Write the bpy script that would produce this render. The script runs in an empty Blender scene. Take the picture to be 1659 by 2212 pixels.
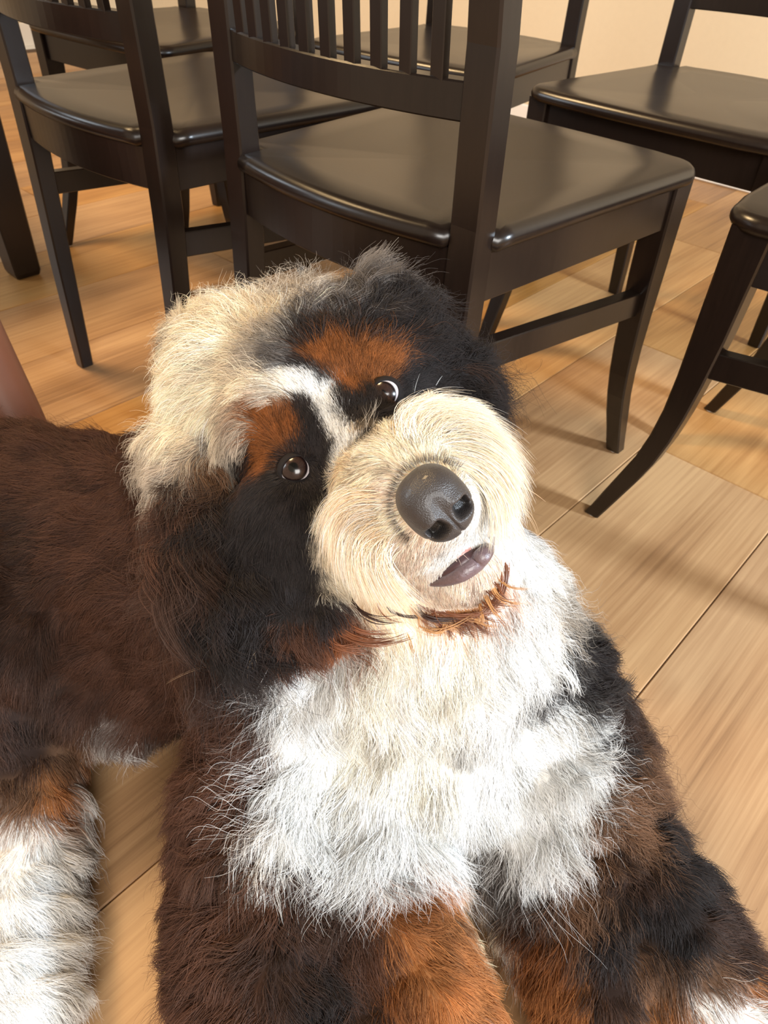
import bpy, bmesh, math, random
import numpy as np
from mathutils import Vector, Matrix, noise
from mathutils.bvhtree import BVHTree
from mathutils.kdtree import KDTree
random.seed(7); RNG = np.random.default_rng(7)
SC = bpy.context.scene
COL = SC.collection

# ---------------------------------------------------------------- camera
W, H, F = 1659.0, 2212.0, 1521.2486
CO = np.array([0.0, 0.0, 0.68981])
CR = np.array([0.99874209, 0.03337562, 0.03742061])
CU = np.array([-0.05014214, 0.66478284, 0.74535196])
CF = np.array([0.0, 0.74629073, -0.66562013])
cam = bpy.data.cameras.new('camera'); cam_o = bpy.data.objects.new('camera', cam); COL.objects.link(cam_o)
cam.sensor_fit = 'VERTICAL'; cam.sensor_height = 24.0; cam.lens = 24.0 * F / H
cam.clip_start = 0.02
M = Matrix.Identity(4)
for i in range(3):
    M[i][0] = CR[i]; M[i][1] = CU[i]; M[i][2] = -CF[i]; M[i][3] = CO[i]
cam_o.matrix_world = M
cam.dof.use_dof = True; cam.dof.focus_distance = 0.43; cam.dof.aperture_fstop = 13.0
SC.camera = cam_o

# ---------------------------------------------------------------- world, lights, exposure
SC.view_settings.view_transform = 'Standard'; SC.view_settings.look = 'None'
SC.view_settings.gamma = 1.0; SC.view_settings.use_curve_mapping = False
SC.view_settings.exposure = 0.0
wd = bpy.data.worlds.new('world'); SC.world = wd; wd.use_nodes = True
wd.node_tree.nodes['Background'].inputs[0].default_value = (1.0, 0.78, 0.55, 1)
wd.node_tree.nodes['Background'].inputs[1].default_value = 0.66

def area(name, loc, target, sx, sy, power, col):
    l = bpy.data.lights.new(name, 'AREA'); l.shape = 'RECTANGLE'; l.size = sx; l.size_y = sy
    l.energy = power; l.color = col
    o = bpy.data.objects.new(name, l); COL.objects.link(o); o.location = loc
    d = Vector(target) - Vector(loc); o.rotation_euler = d.to_track_quat('-Z', 'Y').to_euler()
    return o
PD = np.array([0.6644, 0.7474, 0.0])    # along the planks
TD = np.array([0.7474, -0.6644, 0.0])   # across the planks
area('window_light_side', (2.55, -0.62, 1.55), (0.3, 0.8, 0.1), 0.40, 0.40, 150, (0.74, 0.87, 1.0))
area('window_light_front', (0.40, -1.45, 1.6), (0.0, 0.3, 0.2), 1.1, 0.9, 60, (1.0, 0.97, 0.93))
area('window_light_left', (-3.0, 1.2, 1.35), (-0.4, 0.9, 0.4), 1.6, 1.2, 62, (0.78, 0.90, 1.0))
area('ceiling_lamp_light', (-1.3, 1.6, 2.35), (-0.9, 1.3, 0.0), 0.6, 0.6, 74, (1.0, 0.68, 0.34))
SC.cycles.max_bounces = 6; SC.cycles.diffuse_bounces = 4; SC.cycles.glossy_bounces = 3
SC.cycles.transparent_max_bounces = 8

# ---------------------------------------------------------------- helpers
def ray(u, v):
    return CO, CF * F + CR * (u - W / 2) - CU * (v - H / 2)
def at(u, v, d):
    """point at camera depth d metres along the view through that pixel"""
    return CO + CF * d + CR * (u - W / 2) * d / F - CU * (v - H / 2) * d / F
def atz(u, v, z):
    o, r = ray(u, v); return o + r * (z - o[2]) / r[2]
def lin(c):
    return tuple((x / 12.92 if x <= 0.04045 else ((x + 0.055) / 1.055) ** 2.4) for x in (v / 255 for v in c))
def nodes(name):
    m = bpy.data.materials.new(name); m.use_nodes = True
    nt = m.node_tree; return m, nt, nt.nodes['Principled BSDF']
def link(nt, a, b): nt.links.new(a, b)
def simple(name, col, rough=0.5, noise_amt=0.08, scale=30, coat=0.0, bump=0.0, spec=0.5, sss=0.0):
    m, nt, b = nodes(name)
    tc = nt.nodes.new('ShaderNodeTexCoord'); n = nt.nodes.new('ShaderNodeTexNoise')
    n.inputs['Scale'].default_value = scale; n.inputs['Detail'].default_value = 5
    link(nt, tc.outputs['Object'], n.inputs['Vector'])
    mx = nt.nodes.new('ShaderNodeMix'); mx.data_type = 'RGBA'
    a = tuple(max(0, c * (1 - noise_amt)) for c in col); c2 = tuple(min(1, c * (1 + noise_amt)) for c in col)
    mx.inputs[6].default_value = (*a, 1); mx.inputs[7].default_value = (*c2, 1)
    link(nt, n.outputs['Fac'], mx.inputs[0]); link(nt, mx.outputs[2], b.inputs['Base Color'])
    b.inputs['Roughness'].default_value = rough; b.inputs['Coat Weight'].default_value = coat
    b.inputs['Specular IOR Level'].default_value = spec
    if sss:
        b.inputs['Subsurface Weight'].default_value = sss; b.inputs['Subsurface Radius'].default_value = (0.01, 0.004, 0.002)
        b.inputs['Subsurface Scale'].default_value = 0.5
    if bump:
        bp = nt.nodes.new('ShaderNodeBump'); bp.inputs['Strength'].default_value = bump; bp.inputs['Distance'].default_value = 0.001
        link(nt, n.outputs['Fac'], bp.inputs['Height']); link(nt, bp.outputs[0], b.inputs['Normal'])
    return m
def mesh_obj(name, verts, faces, mat, parent=None, smooth=False):
    me = bpy.data.meshes.new(name); me.from_pydata([tuple(map(float, v)) for v in verts], [], faces); me.update()
    if mat: me.materials.append(mat)
    if smooth: me.polygons.foreach_set('use_smooth', [True] * len(me.polygons))
    o = bpy.data.objects.new(name, me); COL.objects.link(o); o.parent = parent
    return o
def bm_obj(name, bm, mat, parent=None, smooth=False):
    bmesh.ops.recalc_face_normals(bm, faces=bm.faces)
    me = bpy.data.meshes.new(name); bm.to_mesh(me); bm.free()
    if mat: me.materials.append(mat)
    if smooth: me.polygons.foreach_set('use_smooth', [True] * len(me.polygons))
    o = bpy.data.objects.new(name, me); COL.objects.link(o); o.parent = parent
    return o
def tag(o, label=None, cat=None, group=None, kind=None):
    if label: o['label'] = label
    if cat: o['category'] = cat
    if group: o['group'] = group
    if kind: o['kind'] = kind
    return o
def empty(name, loc=(0, 0, 0), rz=0.0):
    o = bpy.data.objects.new(name, None); COL.objects.link(o); o.location = loc; o.rotation_euler = (0, 0, rz)
    o.empty_display_size = 0.05
    return o
def loft(bm, rings, cap=True):
    """rings: list of lists of points, same count; closed loops"""
    vs = [[bm.verts.new(tuple(map(float, p))) for p in r] for r in rings]
    n = len(vs[0])
    for a, b in zip(vs, vs[1:]):
        for i in range(n):
            bm.faces.new((a[i], a[(i + 1) % n], b[(i + 1) % n], b[i]))
    if cap:
        bm.faces.new(vs[0][::-1]); bm.faces.new(vs[-1])
def rrect(cx, cy, z, hx, hy, b=0.003):
    """chamfered rectangle ring in plane z"""
    P = [(hx - b, -hy), (hx, -hy + b), (hx, hy - b), (hx - b, hy), (-hx + b, hy), (-hx, hy - b), (-hx, -hy + b), (-hx + b, -hy)]
    return [(cx + x, cy + y, z) for x, y in P]
def box(bm, x0, x1, y0, y1, z0, z1, b=0.002):
    cx, cy, hx, hy = (x0 + x1) / 2, (y0 + y1) / 2, (x1 - x0) / 2, (y1 - y0) / 2
    loft(bm, [rrect(cx, cy, z0, hx - b, hy - b, b), rrect(cx, cy, z0 + b, hx, hy, b),
              rrect(cx, cy, z1 - b, hx, hy, b), rrect(cx, cy, z1, hx - b, hy - b, b)])

# ---------------------------------------------------------------- materials of the room
def chair_material():
    m, nt, b = nodes('black_brown_lacquered_wood')
    tc = nt.nodes.new('ShaderNodeTexCoord'); mp = nt.nodes.new('ShaderNodeMapping')
    mp.inputs['Scale'].default_value = (60, 60, 6)
    n = nt.nodes.new('ShaderNodeTexNoise'); n.inputs['Scale'].default_value = 4; n.inputs['Detail'].default_value = 6
    link(nt, tc.outputs['Object'], mp.inputs[0]); link(nt, mp.outputs[0], n.inputs['Vector'])
    cr = nt.nodes.new('ShaderNodeValToRGB')
    cr.color_ramp.elements[0].color = (0.0070, 0.0040, 0.0030, 1); cr.color_ramp.elements[1].color = (0.016, 0.0092, 0.0066, 1)
    link(nt, n.outputs['Fac'], cr.inputs[0]); link(nt, cr.outputs[0], b.inputs['Base Color'])
    n2 = nt.nodes.new('ShaderNodeTexNoise'); n2.inputs['Scale'].default_value = 350; link(nt, tc.outputs['Object'], n2.inputs['Vector'])
    bp = nt.nodes.new('ShaderNodeBump'); bp.inputs['Strength'].default_value = 0.05; bp.inputs['Distance'].default_value = 0.0005
    link(nt, n2.outputs['Fac'], bp.inputs['Height']); link(nt, bp.outputs[0], b.inputs['Normal'])
    b.inputs['Roughness'].default_value = 0.28; b.inputs['Specular IOR Level'].default_value = 0.48
    return m
WOODB = chair_material()
def floor_material():
    m, nt, b = nodes('oak_planks')
    tc = nt.nodes.new('ShaderNodeTexCoord'); oi = nt.nodes.new('ShaderNodeObjectInfo')
    add = nt.nodes.new('ShaderNodeVectorMath'); add.operation = 'MULTIPLY_ADD'
    comb = nt.nodes.new('ShaderNodeCombineXYZ')
    for i in range(3): link(nt, oi.outputs['Random'], comb.inputs[i])
    link(nt, comb.outputs[0], add.inputs[0]); add.inputs[1].default_value = (37, 91, 17); link(nt, tc.outputs['Object'], add.inputs[2])
    def mapped(sc):
        mp = nt.nodes.new('ShaderNodeMapping'); mp.inputs['Scale'].default_value = sc
        link(nt, add.outputs[0], mp.inputs[0]); return mp.outputs[0]
    # long fibres
    n1 = nt.nodes.new('ShaderNodeTexNoise'); n1.inputs['Scale'].default_value = 1.0; n1.inputs['Detail'].default_value = 8; n1.inputs['Roughness'].default_value = 0.65
    link(nt, mapped((170, 3.2, 170)), n1.inputs['Vector'])
    # cathedral figure
    n2 = nt.nodes.new('ShaderNodeTexNoise'); n2.inputs['Scale'].default_value = 1.0; n2.inputs['Detail'].default_value = 2; n2.inputs['Distortion'].default_value = 0.6
    link(nt, mapped((9, 1.3, 9)), n2.inputs['Vector'])
    mul = nt.nodes.new('ShaderNodeMath'); mul.operation = 'MULTIPLY'; mul.inputs[1].default_value = 14; link(nt, n2.outputs['Fac'], mul.inputs[0])
    sn = nt.nodes.new('ShaderNodeMath'); sn.operation = 'SINE'; link(nt, mul.outputs[0], sn.inputs[0])
    # broad blotches
    n3 = nt.nodes.new('ShaderNodeTexNoise'); n3.inputs['Scale'].default_value = 1.0; n3.inputs['Detail'].default_value = 3
    link(nt, mapped((7, 2.2, 7)), n3.inputs['Vector'])
    cr = nt.nodes.new('ShaderNodeValToRGB'); e = cr.color_ramp.elements
    e[0].position = 0.25; e[0].color = (0.17, 0.074, 0.022, 1)
    e[1].position = 0.75; e[1].color = (0.53, 0.305, 0.120, 1)
    x = e.new(0.5); x.color = (0.37, 0.188, 0.064, 1)
    s1 = nt.nodes.new('ShaderNodeMath'); s1.operation = 'MULTIPLY_ADD'; s1.inputs[1].default_value = 0.07; link(nt, sn.outputs[0], s1.inputs[0])
    a2 = nt.nodes.new('ShaderNodeMath'); a2.operation = 'MULTIPLY_ADD'; a2.inputs[1].default_value = 0.55; link(nt, n1.outputs['Fac'], a2.inputs[0])
    a3 = nt.nodes.new('ShaderNodeMath'); a3.operation = 'MULTIPLY_ADD'; a3.inputs[1].default_value = 0.45; a3.inputs[2].default_value = -0.08; link(nt, n3.outputs['Fac'], a3.inputs[0])
    link(nt, a3.outputs[0], a2.inputs[2]); link(nt, a2.outputs[0], s1.inputs[2])
    rd = nt.nodes.new('ShaderNodeMath'); rd.operation = 'MULTIPLY_ADD'; rd.inputs[1].default_value = 0.20; link(nt, oi.outputs['Random'], rd.inputs[0]); link(nt, s1.outputs[0], rd.inputs[2])
    link(nt, rd.outputs[0], cr.inputs[0])
    # greyish tint per plank
    hs = nt.nodes.new('ShaderNodeHueSaturation'); mr = nt.nodes.new('ShaderNodeMath'); mr.operation = 'PINGPONG'; mr.inputs[1].default_value = 0.13
    link(nt, oi.outputs['Random'], mr.inputs[0])
    mm = nt.nodes.new('ShaderNodeMath'); mm.operation = 'MULTIPLY_ADD'; mm.inputs[1].default_value = 2.0; mm.inputs[2].default_value = 0.84; link(nt, mr.outputs[0], mm.inputs[0])
    link(nt, mm.outputs[0], hs.inputs['Saturation']); link(nt, cr.outputs[0], hs.inputs['Color'])
    # knots
    vo = nt.nodes.new('ShaderNodeTexVoronoi'); vo.inputs['Scale'].default_value = 1.0; link(nt, mapped((4.6, 1.9, 0.0)), vo.inputs['Vector'])
    kr = nt.nodes.new('ShaderNodeValToRGB'); kr.color_ramp.elements[0].position = 0.015; kr.color_ramp.elements[0].color = (1, 1, 1, 1)
    kr.color_ramp.elements[1].position = 0.10; kr.color_ramp.elements[1].color = (0, 0, 0, 1)
    link(nt, vo.outputs['Distance'], kr.inputs[0])
    n4 = nt.nodes.new('ShaderNodeTexNoise'); n4.inputs['Scale'].default_value = 1.0; link(nt, mapped((40, 14, 10)), n4.inputs['Vector'])
    km = nt.nodes.new('ShaderNodeMath'); km.operation = 'MULTIPLY'; link(nt, kr.outputs[0], km.inputs[0]); link(nt, n4.outputs['Fac'], km.inputs[1])
    mx = nt.nodes.new('ShaderNodeMix'); mx.data_type = 'RGBA'; link(nt, km.outputs[0], mx.inputs[0]); link(nt, hs.outputs[0], mx.inputs[6])
    mx.inputs[7].default_value = (0.10, 0.055, 0.03, 1)
    link(nt, mx.outputs[2], b.inputs['Base Color'])
    b.inputs['Roughness'].default_value = 0.42; b.inputs['Specular IOR Level'].default_value = 0.35
    bp = nt.nodes.new('ShaderNodeBump'); bp.inputs['Strength'].default_value = 0.25; bp.inputs['Distance'].default_value = 0.0006
    link(nt, n1.outputs['Fac'], bp.inputs['Height']); link(nt, bp.outputs[0], b.inputs['Normal'])
    return m
OAK = floor_material()
WALLM = simple('cream_wall_paint', (0.73, 0.61, 0.43), 0.75, 0.03, 60, bump=0.08)
TRIMM = simple('white_trim_paint', (0.86, 0.84, 0.80), 0.4, 0.02, 20)
JOINT = simple('dark_plank_joint', (0.10, 0.06, 0.035), 0.8)

# ---------------------------------------------------------------- floor of planks, walls
floor = mesh_obj('floor', [tuple(TD * t + PD * p + np.array([0, 0, -0.006])) for t, p in ((-4.2, -1.2), (2.6, -1.2), (2.6, 2.52), (-4.2, 2.52))], [(0, 1, 2, 3)], JOINT)
tag(floor, kind='structure')
PW = 0.2345; S0 = -0.0895
ang = math.atan2(PD[1], PD[0]) - math.pi / 2
def plank(t0, t1, p0, p1):
    g = 0.0006; hx, hy = (t1 - t0) / 2 - g, (p1 - p0) / 2 - g; b = 0.0013
    bm = bmesh.new()
    loft(bm, [[(hx, -hy, -.006), (hx, hy, -.006), (-hx, hy, -.006), (-hx, -hy, -.006)],
              [(hx, -hy, -b), (hx, hy, -b), (-hx, hy, -b), (-hx, -hy, -b)],
              [(hx - b, -hy + b, 0), (hx - b, hy - b, 0), (-hx + b, hy - b, 0), (-hx + b, -hy + b, 0)]])
    o = bm_obj('plank', bm, OAK, floor)
    c = TD * (t0 + t1) / 2 + PD * (p0 + p1) / 2
    o.location = tuple(c); o.rotation_euler = (0, 0, ang)
fixed = {-1: [-0.75, 1.027, 2.2], -2: [-0.35, 1.34, 2.0], -3: [0.62, 1.95], -4: [-0.2, 1.18, 2.3], -5: [0.75, 1.72], 0: [0.35, 1.55], 1: [-0.3, 0.85]}
rr = random.Random(3)
for k in range(-17, 10):
    js = fixed.get(k)
    if js is None:
        js = []; x = -1.2 + rr.uniform(0.1, 1.2)
        while x < 2.45: js.append(x); x += rr.uniform(0.7, 1.5)
    es = [-1.2] + sorted(js) + [2.52]
    for a, b_ in zip(es, es[1:]): plank(S0 + k * PW, S0 + (k + 1) * PW, a, b_)
WP = 2.52
def slab(name, t0, t1, p0, p1, z0, z1, mat, b=0.002):
    bm = bmesh.new(); box(bm, t0, t1, p0, p1, z0, z1, b); o = bm_obj(name, bm, mat)
    o.matrix_world = Matrix(((TD[0], PD[0], 0, 0), (TD[1], PD[1], 0, 0), (0, 0, 1, 0), (0, 0, 0, 1)))
    return tag(o, kind='structure')
slab('wall_back', -4.25, 2.6, WP, WP + 0.1, 0, 2.5, WALLM)
slab('wall_left', -4.35, -4.25, -1.2, WP + 0.1, 0, 2.5, WALLM)
ceil = slab('ceiling', -4.3, 2.6, -1.2, WP + 0.1, 2.5, 2.6, simple('ceiling_paint', (.16, .145, .12), .8, .02, 20))
slab('baseboard_back', -4.25, 2.6, WP - 0.015, WP - 0.0005, 0.0005, 0.10, TRIMM, 0.004)
slab('baseboard_left', -4.249, -4.235, -1.2, WP - 0.02, 0.0005, 0.10, TRIMM, 0.004)

# ---------------------------------------------------------------- chairs
WR, WF, DP, ZS = 0.187, 0.2196, 0.4187, 0.456
def bow(x): return -0.020 * max(0.0, 1 - (x / 0.157) ** 2)   # backward bulge of seat edge and rails
def seat_outline(n=14):
    pts = []
    xi = WR - 0.033
    for i in range(n + 1):                       # rear edge, left to right, between the posts
        x = -xi + 2 * xi * i / n; pts.append((x, 0.004 + bow(x)))
    pts += [(xi + 0.001, 0.034), (WR + 0.006, 0.034), (WR + 0.008, 0.06)]
    r = 0.045
    for i in range(9):
        a = math.pi / 2 * i / 8
        pts.append((WF - r + r * math.cos(a) + 0.002, DP - r + r * math.sin(a)))
    for i in range(7):
        x = (WF - 0.07) * (1 - 2 * i / 6.0); pts.append((x, DP + 0.006 * (1 - (x / WF) ** 2) + 0.001))
    left = [(-x, y) for x, y in pts[n + 1:n + 13]][::-1]
    pts += left
    return pts
def build_chair():
    root = empty('dining_chair')
    # seat with bull-nosed edge and shallow scoop
    out = seat_outline(); n = len(out)
    cx, cy = 0.0, 0.21
    bm = bmesh.new(); prof = [(0.008, -0.0205), (0.003, -0.0185), (0.0003, -0.0145), (0.0, -0.010), (0.0022, -0.0052), (0.0065, -0.0017), (0.013, 0.0)]
    rings = []
    def inset(d):
        r = []
        for i, (x, y) in enumerate(out):
            x0, y0 = out[i - 1]; x1, y1 = out[(i + 1) % n]
            tx, ty = x1 - x0, y1 - y0; l = math.hypot(tx, ty) or 1
            r.append((x - ty / l * d, y + tx / l * d))
        return r
    for d, dz in prof:
        rings.append([(x, y, ZS + dz) for x, y in inset(d)])
    top = inset(0.013)
    for s in (0.8, 0.6, 0.4, 0.2):
        rings.append([(cx + (x - cx) * s, cy + (y - cy) * s, ZS - 0.0075 * (1 - s) ** 0.8 * (1.2 if y < cy + .1 else 1)) for x, y in top])
    loft(bm, rings)
    bmesh.ops.remove_doubles(bm, verts=bm.verts, dist=0.0002)
    bm_obj('seat', bm, WOODB, root, True)
    # rear posts, tapered foot, slight lean above
    for s in (-1, 1):
        bm = bmesh.new(); R = []
        for z, yc, hx, hy in ((0.002, 0.003, .0125, .011), (0.05, 0.005, .0135, .0118), (0.2, 0.012, .0150, .0135), (0.36, 0.021, .0165, .0145), (0.46, 0.024, .0165, .0145),
                              (0.60, 0.021, .0165, .0140), (0.75, 0.004, .016, .013), (0.90, -0.025, .015, .012), (1.0, -0.048, .0145, .011)):
            R.append(rrect(s * (WR - 0.0165 - max(0, .3 - z) * .012), yc, z, hx, hy, 0.0022))
        loft(bm, R); bm_obj('rear_leg', bm, WOODB, root)
        # sabre front legs
        bm = bmesh.new(); R = []
        for z, yr, yf, hx in ((0.003, .443, .465, .0115), (0.02, .436, .458, .012), (0.05, .424, .448, .0125), (0.09, .408, .434, .0135), (0.13, .394, .420, .0142), (0.17, .384, .411, .015),
                              (0.21, .377, .406, .0155), (0.26, .371, .404, .016), (0.32, .366, .404, .0168), (0.44, .360, .404, .0175)):
            R.append(rrect(s * (WF - 0.006 - hx), (yr + yf) / 2, z, hx, (yf - yr) / 2, 0.0022))
        loft(bm, R); bm_obj('front_leg', bm, WOODB, root)
        # little foot glide
        bm = bmesh.new(); bmesh.ops.create_cone(bm, cap_ends=True, segments=16, radius1=.009, radius2=.009, depth=.003, matrix=Matrix.Translation((s * (WF - .0175), .4545, .0016)))
        bm_obj('foot_glide', bm, TRIMM, root)
        # side apron and stretcher
        bm = bmesh.new()
        x0a, x1a = s * (WR - 0.004), s * (WF - 0.010)
        def barx(ya, yb, xa, xb, za0, za1, zb0, zb1, t):
            ra = [(xa, ya, za0), (xa - s * t, ya, za0), (xa - s * t, ya, za1), (xa, ya, za1)]
            rb = [(xb, yb, zb0), (xb - s * t, yb, zb0), (xb - s * t, yb, zb1), (xb, yb, zb1)]
            loft(bm, [ra, rb])
        barx(0.03, DP - 0.05, x0a, x1a, .385, .4365, .385, .4365, .02)
        bmesh.ops.bevel(bm, geom=bm.edges[:], offset=0.001, segments=1, affect='EDGES')
        bm_obj('apron', bm, WOODB, root)
        bm = bmesh.new(); barx(0.022, 0.385, s * (WR - 0.008), s * (WF - 0.014), .300, .333, .266, .299, .018)
        bmesh.ops.bevel(bm, geom=bm.edges[:], offset=0.0012, segments=1, affect='EDGES')
        bm_obj('stretcher', bm, WOODB, root)
    # bowed rear apron, front apron
    def bowed(name, y0, th, z0, z1, hw, nseg=20, k=1.0, lean=0.0):
        bm = bmesh.new(); R = []
        b = 0.0015
        for i in range(nseg + 1):
            x = -hw + 2 * hw * i / nseg; y = y0 + k * bow(x * 0.157 / hw)
            R.append([(x, y + b, z0), (x, y + th - b, z0), (x, y + th, z0 + b), (x, y + th - lean, z1 - b), (x, y + th - b - lean, z1), (x, y + b - lean, z1), (x, y - lean, z1 - b), (x, y, z0 + b)])
        loft(bm, R); return bm_obj(name, bm, WOODB, root)
    bowed('rear_apron', 0.012, 0.02, .385, .4365, WR - 0.031)
    bm = bmesh.new(); box(bm, -(WF - .04), WF - .04, DP - .042, DP - .022, .385, .4365, .001); bm_obj('front_apron', bm, WOODB, root)
    bowed('lower_rail', 0.010, 0.020, .543, .573, WR - 0.031, k=1.25)
    bowed('top_rail', -0.045, 0.020, .93, .995, WR - 0.031, k=1.25, lean=0.012)
    # ten slats
    hw = WR - 0.031
    for i in range(10):
        x = -hw + 0.012 + (2 * hw - 0.024) * (i + 0.5) / 10
        y = 0.016 + 1.25 * bow(x * 0.157 / hw)
        bm = bmesh.new()
        loft(bm, [rrect(x, y + dy, z, .0068, .0045, .0008) for z, dy in ((.570, 0), (.65, -.004), (.75, -.016), (.85, -.034), (.935, -.054))])
        bm_obj('slat', bm, WOODB, root)
    return root
def copy_tree(o, parent=None):
    c = o.copy(); COL.objects.link(c); c.parent = parent
    for ch in [x for x in o.children]: copy_tree(ch, c)
    return c
chair0 = build_chair()
def put_chair(o, x, y, deg, label):
    o.location = (x, y, 0); o.rotation_euler = (0, 0, -math.radians(deg)); tag(o, label, 'chair', 'black slat back dining chairs')
def org(px, py, sx, deg):
    """origin of a chair whose front corner (side sx) is at px,py"""
    t = math.radians(deg); fx = (math.sin(t), math.cos(t)); rx = (math.cos(t), -math.sin(t))
    return px - WF * sx * rx[0] - DP * fx[0], py - WF * sx * rx[1] - DP * fx[1], deg
chairs = [((-0.0746, 0.7539, 41.8), 'black slat back chair directly behind the dog, its back to the viewer'),
          ((-0.4448, 1.0316, 40.6), 'black slat back chair seen from behind at the left, beside the table leg'),
          ((0.7867, 0.6429, -48.2), 'black chair cut by the right edge with one long curved leg on the open floor'),
          (org(0.188, 1.312, 1, -137), 'black chair facing the viewer at upper right, its whole seat front visible'),
          (org(0.143, 1.385, -1, -144), 'black chair facing the viewer seen through the slats of the chair behind the dog'),
          (org(-0.80, 1.73, 1, -143), 'black chair facing the viewer at upper left, behind the chair beside the table leg')]
for i, (a, lab) in enumerate(chairs):
    put_chair(chair0 if i == 0 else copy_tree(chair0), a[0], a[1], a[2], lab)

# ---------------------------------------------------------------- table whose leg stands at the left edge
tb = empty('dining_table', (-0.84, 1.52, 0), 0.0); tb.rotation_euler = (0, 0, ang)
tag(tb, 'black dining table with a thick tapered square leg at the left edge', 'table')
for i, (x, y) in enumerate(((0, 0), (0, -.72), (-1.5, .0), (-1.5, -.72))):
    bm = bmesh.new(); loft(bm, [rrect(x, y, .002, .026, .026, .003), rrect(x, y, .012, .029, .029, .003), rrect(x - (.012 if x == 0 else -.012), y, .62, .045, .045, .003), rrect(x - (.012 if x == 0 else -.012), y, .70, .045, .045, .003)])
    bm_obj('leg', bm, WOODB, tb)
bm = bmesh.new(); box(bm, -1.58, .045, -.78, .06, .74, .77, .004); bm_obj('tabletop', bm, WOODB, tb)
bm = bmesh.new(); box(bm, -1.47, -.05, -.02, .0, .66, .74, .002); box(bm, -1.47, -.05, -.72, -.70, .66, .74, .002); bm_obj('table_apron', bm, WOODB, tb)


# ================================================================ DOG
dog = empty('dog', (0.0, 0.40, 0.0))
tag(dog, 'fluffy black, brown, white and tan dog lying on the floor looking up', 'dog')
DOGO = np.array([0.0, 0.40, 0.0])
def ell(bm, c, r, rot=None, sub=3):
    m = Matrix.Translation(Vector(c)) @ ((rot.to_4x4()) if rot else Matrix.Identity(4)) @ Matrix.Diagonal((*r, 1))
    bmesh.ops.create_icosphere(bm, subdivisions=sub, radius=1, matrix=m)
def cap(bm, a, ra, b, rb, n=9):
    a, b = np.array(a, float), np.array(b, float)
    L = np.linalg.norm(b - a); n = max(4, int(L / (min(ra, rb) * 0.22)))
    for i in range(n + 1):
        t = i / n; ell(bm, tuple(a + (b - a) * t), [ra + (rb - ra) * t] * 3, sub=2)
bm = bmesh.new()
# --- head
ell(bm, at(690, 870, .545), (.078, .078, .072))
ell(bm, at(560, 850, .565), (.068,) * 3)
ell(bm, at(480, 880, .575), (.036,) * 3)
ell(bm, at(470, 770, .590), (.036,) * 3)
ell(bm, at(590, 765, .590), (.046,) * 3)
ell(bm, at(690, 755, .585), (.045,) * 3)
ell(bm, at(810, 800, .565), (.062,) * 3)
ell(bm, at(930, 850, .57), (.042,) * 3)
ell(bm, at(700, 960, .500), (.042,) * 3)
ell(bm, at(760, 930, .492), (.036,) * 3)
ell(bm, at(600, 930, .505), (.036,) * 3)      # brow right of the dog
ell(bm, at(770, 800, .525), (.036,) * 3)
cap(bm, at(770, 960, .485), .034, at(900, 1100, .430), .041)
ell(bm, at(880, 1070, .442), (.0465,) * 3)
ell(bm, at(850, 1140, .448), (.040,) * 3)
ell(bm, at(975, 1040, .452), (.0385,) * 3)
ell(bm, at(900, 985, .462), (.036,) * 3)
ell(bm, at(960, 985, .468), (.034,) * 3)
ell(bm, at(945, 1095, .402), (.024,) * 3)      # nose base
ell(bm, at(1005, 1232, .432), (.0225,) * 3)    # chin
ell(bm, at(960, 1225, .448), (.026,) * 3)
ell(bm, at(650, 1130, .500), (.050,) * 3)      # cheek
ell(bm, at(640, 1230, .500), (.044,) * 3)
cap(bm, at(440, 980, .545), .036, at(480, 1200, .520), .040)     # hanging ear
cap(bm, at(480, 1200, .520), .040, at(600, 1320, .490), .030)
cap(bm, at(600, 1320, .490), .030, at(700, 1330, .470), .020)
cap(bm, at(960, 840, .60), .036, at(990, 900, .60), .026)        # far ear
# --- neck, chest, shoulders
cap(bm, (-.02, .46, .36), .070, (.03, .42, .24), .098)
cap(bm, (.050, .41, .30), .058, (.045, .40, .20), .095)
ell(bm, (.035, .335, .105), (.125, .085, .085))
ell(bm, (.045, .30, .07), (.09, .06, .06))
ell(bm, (.035, .405, .185), (.140, .118, .130))
ell(bm, (-.070, .375, .150), (.085, .085, .110))
ell(bm, (.148, .385, .120), (.076, .085, .095))
# --- trunk
cap(bm, (-.03, .49, .170), .135, (-.25, .505, .155), .130)
cap(bm, (-.25, .505, .155), .130, (-.50, .53, .150), .130)
cap(bm, (-.05, .45, .10), .100, (-.24, .455, .105), .100)
cap(bm, (-.24, .455, .105), .100, (-.46, .46, .11), .105)
# --- forelegs
cap(bm, (-.080, .34, .115), .080, (-.085, .25, .085), .078)
cap(bm, (-.085, .25, .085), .078, (-.060, .13, .078), .072)
cap(bm, (-.060, .13, .078), .072, (-.02, .03, .06), .055)
cap(bm, (.0, .25, .085), .065, (.035, .14, .072), .066)
cap(bm, (.035, .14, .072), .066, (.055, .06, .058), .055)
cap(bm, (.055, .06, .058), .055, (.060, -.02, .046), .050)
cap(bm, (.165, .36, .105), .080, (.190, .28, .080), .073)
cap(bm, (.14, .27, .07), .060, (.19, .15, .06), .055)
cap(bm, (.190, .28, .080), .073, (.250, .18, .066), .060)
cap(bm, (.250, .18, .066), .060, (.315, .10, .050), .047)
cap(bm, (.315, .10, .050), .047, (.330, .05, .046), .046)
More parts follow.
